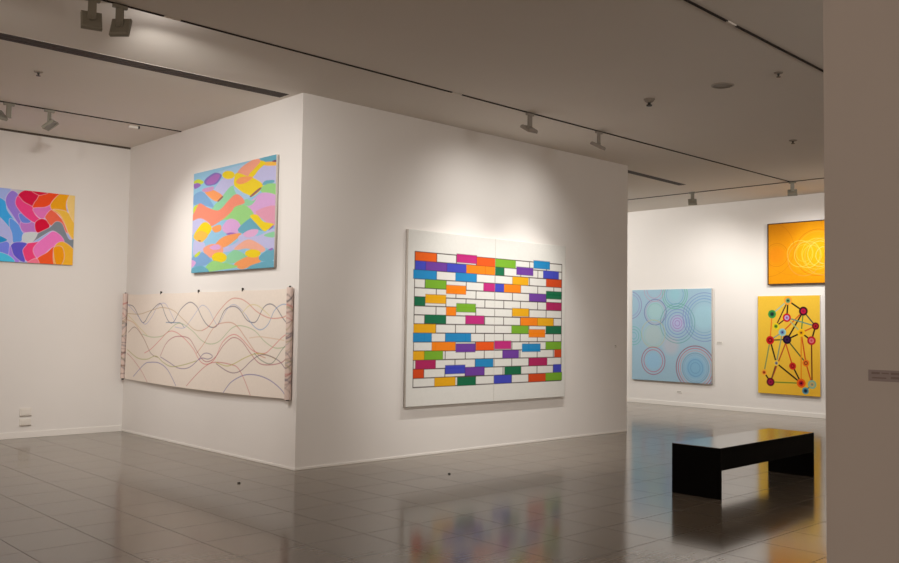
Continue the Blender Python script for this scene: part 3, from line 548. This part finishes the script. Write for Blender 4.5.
def spotlight(label, x, y, aim, tone='fixture', adapter_rot=0.0, drop=0.155, size=0.158, stem_w=.032, shift=(0, 0, 0)):
    """square flat-headed spot on a stem; the head faces `aim` (a point in the room)"""
    t = thing('track_spotlight', label, 'spotlight', (x, y, H - 0.010), 0, 'square-headed spotlights on the ceiling tracks')
    m = M[tone]
    obj('adapter', bx(-.06, .06, -.017, .017, -.028, 0, bevel=.003), m, t, rot=(0, 0, adapter_rot))
    ad = Vector(aim) - Vector((x, y, H)); az = math.atan2(ad.y, ad.x) + PI / 2
    obj('stem', bx(-stem_w, stem_w, -.011, .011, -drop - .02, -.020, bevel=.003), m, t, rot=(0, 0, az))
    piv = Vector((0, 0, -drop - .012)) + Vector(shift)
    q = aim_matrix(Vector(aim) - (Vector((x, y, H - .010)) + piv))
    hb = bmesh.new(); s = size / 2; d = .042
    # head body: shallow square tray with chamfered rear
    rings = [(s, -d), (s, -.012), (s * .86, 0.0), ]
    R = []
    for w, z in rings: R.append([hb.verts.new((sx * w, sy * w, z)) for sx, sy in ((-1, -1), (1, -1), (1, 1), (-1, 1))])
    Ri = [hb.verts.new((sx * (s - .008), sy * (s - .008), -d)) for sx, sy in ((-1, -1), (1, -1), (1, 1), (-1, 1))]
    Rj = [hb.verts.new((sx * (s - .012), sy * (s - .012), -d + .014)) for sx, sy in ((-1, -1), (1, -1), (1, 1), (-1, 1))]
    for a, b in zip([Rj, Ri] + R, ([Ri] + R)):
        for i in range(4):
            j = (i + 1) % 4; hb.faces.new((a[i], a[j], b[j], b[i]))
    hb.faces.new(R[-1]); hb.faces.new(Rj)
    head = obj('head', hb, m, t, piv); head.rotation_mode = 'QUATERNION'; head.rotation_quaternion = q
    lb = bmesh.new(); box(lb, -s + .013, s - .013, -s + .013, s - .013, -d + .012, -d + .015)
    obj('lens', lb, M['lens'], head)
    kb = bx(-.018, .018, -.018, .018, -.0, .022, bevel=.004)
    k = obj('knuckle', kb, m, head); k.location = (0, 0, 0.0)
    return t, Vector((x, y, H - .010)) + piv + (q @ Vector((0, 0, -d - .01))), q

def spot_light(pos, aim, rgb, deg, blend=1.0, rad=.05):
    p = max(rgb)
    if p <= 0: return
    col = [c / p for c in rgb]
    d = bpy.data.lights.new('spot_beam', 'SPOT'); d.energy = p; d.spot_size = math.radians(deg); d.spot_blend = blend
    d.color = col; d.shadow_soft_size = rad
    o = bpy.data.objects.new('spot_beam', d); COL.objects.link(o); o.location = pos
    o.rotation_mode = 'QUATERNION'; o.rotation_quaternion = aim_matrix(Vector(aim) - Vector(pos)); return o

FIX = [  # label, x, y, aim, power, cone, tone
 ('square spotlight turned toward the corner, beside its twin above the air slot', -2.835, -1.249, (-1.4, 4.5, 1.6), 150, 80, 'fixture', 0),
 ('square spotlight aimed at the pastel painting, next to its twin on the long track', -2.611, -1.247, (0.0, 1.3, 2.6), 330, 86, 'fixture', 0),
 ('first of two spotlights before the long wall, farther from the end of the track', 2.425, -1.209, (2.5, 0.0, 1.9), 120, 110, 'fixture_light', 0),
 ('second of two spotlights before the long wall, nearer the wall end', 3.785, -1.199, (3.55, 0.0, 1.8), 80, 105, 'fixture_light', 0),
 ('spotlight over the pale blue circle painting', 9.11, 0.686, (10.8, 1.9, 1.6), 230, 105, 'fixture', PI / 2),
 ('spotlight over the orange and yellow paintings', 9.208, -1.20, (10.8, -0.4, 1.9), 230, 105, 'fixture', PI / 2),
 ('spotlight half out of view at the end of the short track', -2.18, 2.932, (-3.0, 4.5, 2.4), 60, 100, 'fixture', 0),
 ('tilted spotlight on the short track, aimed toward the paper scroll', -1.718, 2.925, (0.0, 1.3, 0.65), 110, 110, 'fixture', 0),
]
LENS = []
for lab, x, y, aim, pw, deg, tone, ar in FIX:
    t, pos, q = spotlight(lab, x, y, aim, tone, ar, shift=(-.075, .07, .05) if 'half out' in lab else (0, 0, 0)); LENS.append(pos)
# lamps: those of the fixtures above, then unseen track spots and added fills without fixtures
BEAMS = [
 (LENS[2], (2.55, 0.0, 2.2), 128, 1.0, .06), (LENS[3], (3.4, 0.0, 2.2), 128, 1.0, .06),
 ((-0.2, -4.55, 3.95), (3.0, 0.0, 1.0), 50, 1.0, .08),
 (LENS[1], (0.0, 1.6, 2.2), 95, 1.0, .05),
 ((-4.4, -1.26, 3.95), (0.0, 2.5, 1.3), 80, 1.0, .05),  # unseen extra spot, added to brighten the short face
 (LENS[0], (-1.2, 4.5, 1.5), 64, 1.0, .05),
 (LENS[6], (-2.2, 4.5, 1.8), 110, 1.0, .05),
 (LENS[7], (0.0, 1.5, 0.6), 110, 1.0, .05),
 (LENS[4], (10.8, 1.6, 1.3), 120, 1.0, .05),
 (LENS[5], (10.8, -0.6, 1.3), 120, 1.0, .05),
 ((7.4, 5.4, 3.9), (10.8, 1.9, 2.0), 120, 1.0, .06), ((7.8, -5.6, 3.9), (10.8, 0.5, 1.2), 80, 1.0, .06),  # unseen washes added for the far wall, off the tracks
 ((-2.30, -1.235, H - .34), (-2.30, 4.0, H - .34), 178, 0.04, .01),  # added spill light, makes the glow on the ceiling beyond the track
 ((0.8, -10.0, 3.2), (3.4, 0.0, 2.6), 84, 1.0, 0.9),  # added soft fill out of view, brightens the long face
 (LENS[2], (2.65, 0.0, 0.3), 78, 1.0, .05), (LENS[3], (3.45, 0.0, 0.3), 78, 1.0, .05),
]
RGB = [(45.6, 43.32, 40.356), (45.6, 43.32, 40.356), (400.0, 380.0, 354.0), (285.0, 270.75, 252.225), (180.0003, 171.0003, 159.3003), (255.0, 242.25, 225.675), (18.0001, 17.1001, 15.9301), (187.0701, 177.7166, 165.557), (139.0686, 132.1151, 123.0757), (212.5, 201.875, 188.0625), (525.0, 498.75, 464.625), (480.0, 456.0, 424.8), (2.2, 2.068, 1.98), (300.0, 285.0, 265.5), (135.0, 128.25, 119.475), (172.5, 163.875, 152.6625)]
for (pos, aim, deg, bl, rad), rgb in zip(BEAMS, RGB): spot_light(pos, aim, rgb, deg, bl, rad)
HALL_FILL = (0.68, 0.5304, 0.4216)  # ambient fill added through the open sides, no hall is built

# ------------------------------------------------------------------ wall fittings
for lab, z0, z1 in (('upper white wall plate low on the wall, set over another', .295, .405), ('lower white wall plate just above the skirting', .165, .262)):
    t = thing('wall_socket', lab, 'socket', (-1.345, LA, (z0 + z1) / 2), 0, 'pair of wall plates')
    hh = (z1 - z0) / 2
    obj('plate', bx(-.075, .075, -.014, 0, -hh, hh, bevel=.004), M['plastic'], t)
    obj('rocker', bx(-.055, .055, -.019, -.014, -hh + .02, hh - .02, bevel=.003), M['plastic'], t)
    obj('bottom_shade', bx(-.075, .075, -.020, -.0145, -hh, -hh + .009), M['greyplastic'], t)  # grey strip colours in the shadow along the plate's bottom

def caption(name, lab, loc, rz, w, h, cm, im, lines):
    t = thing(name, lab, 'label', loc, rz)
    obj('card', bx(0, w, -.004, 0, 0, h), M[cm], t)
    for a, b, z, k in lines: obj('text_line', bx(a * w, b * w, -.0045, -.004, z * h, (z + k) * h), M[im], t)
caption('wall_label', 'small caption card beside the blue circle painting', (XD, 1.185, 1.300), A90, .15, .07, 'whitecard', 'paleink', [(.1, .8, .62, .2), (.1, .9, .2, .18)])
caption('wall_label', 'small caption card under the blue circle painting, near the skirting', (XD, 2.11, 0.258), A90, .14, .06, 'whitecard', 'paleink', [(.1, .8, .62, .2), (.1, .9, .2, .18)])
caption('wall_label', 'wide grey caption strip on the shaded partition', (-1.05, -6.526, 1.364), A90, .30, .054, 'card', 'ink', [(.05, .18, .62, .2), (.21, .32, .66, .12), (.35, .62, .62, .2), (.35, .6, .25, .2), (.06, .28, .24, .12), (.7, .95, .6, .2)])
caption('wall_label', 'tiny caption card at the bare end of the long wall', (5.775, 0, 1.30), 0, .06, .05, 'whitecard', 'paleink', [(.1, .8, .62, .2), (.1, .9, .2, .18)])
for lab, x, y in (('dark speck of grit on the floor before the short wall', -0.863, -0.311), ('dark speck of grit on the floor before the brick painting', 1.175, -1.213)):
    bm = bmesh.new(); bmesh.ops.create_icosphere(bm, subdivisions=2, radius=.014)
    for v in bm.verts: v.co.z *= .5; v.co.x *= 1.3 + .3 * math.sin(v.co.y * 300)
    tag(obj('grit', bm, M['darkplastic'], None, (x, y, .006)), lab, 'debris', 'specks of grit on the floor')

# ------------------------------------------------------------------ camera
cd = bpy.data.cameras.new('camera'); cam = bpy.data.objects.new('camera', cd); COL.objects.link(cam)
F = Vector((0.68356971, 0.72818411, 0.04980318)); Rt = Vector((0.72852211, -0.68487114, 0.01438936)); U = Vector((-0.04458686, -0.02644659, 0.99865539))
cam.matrix_world = Matrix(((Rt.x, U.x, -F.x, EYE.x), (Rt.y, U.y, -F.y, EYE.y), (Rt.z, U.z, -F.z, EYE.z), (0, 0, 0, 1)))
cd.sensor_width = 36.0; cd.lens = 892.717 / 899 * 36.0; cd.clip_start = 0.05
scn.camera = cam

w = bpy.data.worlds.new('world'); scn.world = w; w.use_nodes = True
w.node_tree.nodes['Background'].inputs['Color'].default_value = (*HALL_FILL, 1)
w.node_tree.nodes['Background'].inputs['Strength'].default_value = 1.0
scn.view_settings.view_transform = 'Standard'
scn.view_settings.look = 'None'
scn.view_settings.exposure = 0.0
scn.cycles.max_bounces = 10
scn.cycles.diffuse_bounces = 7
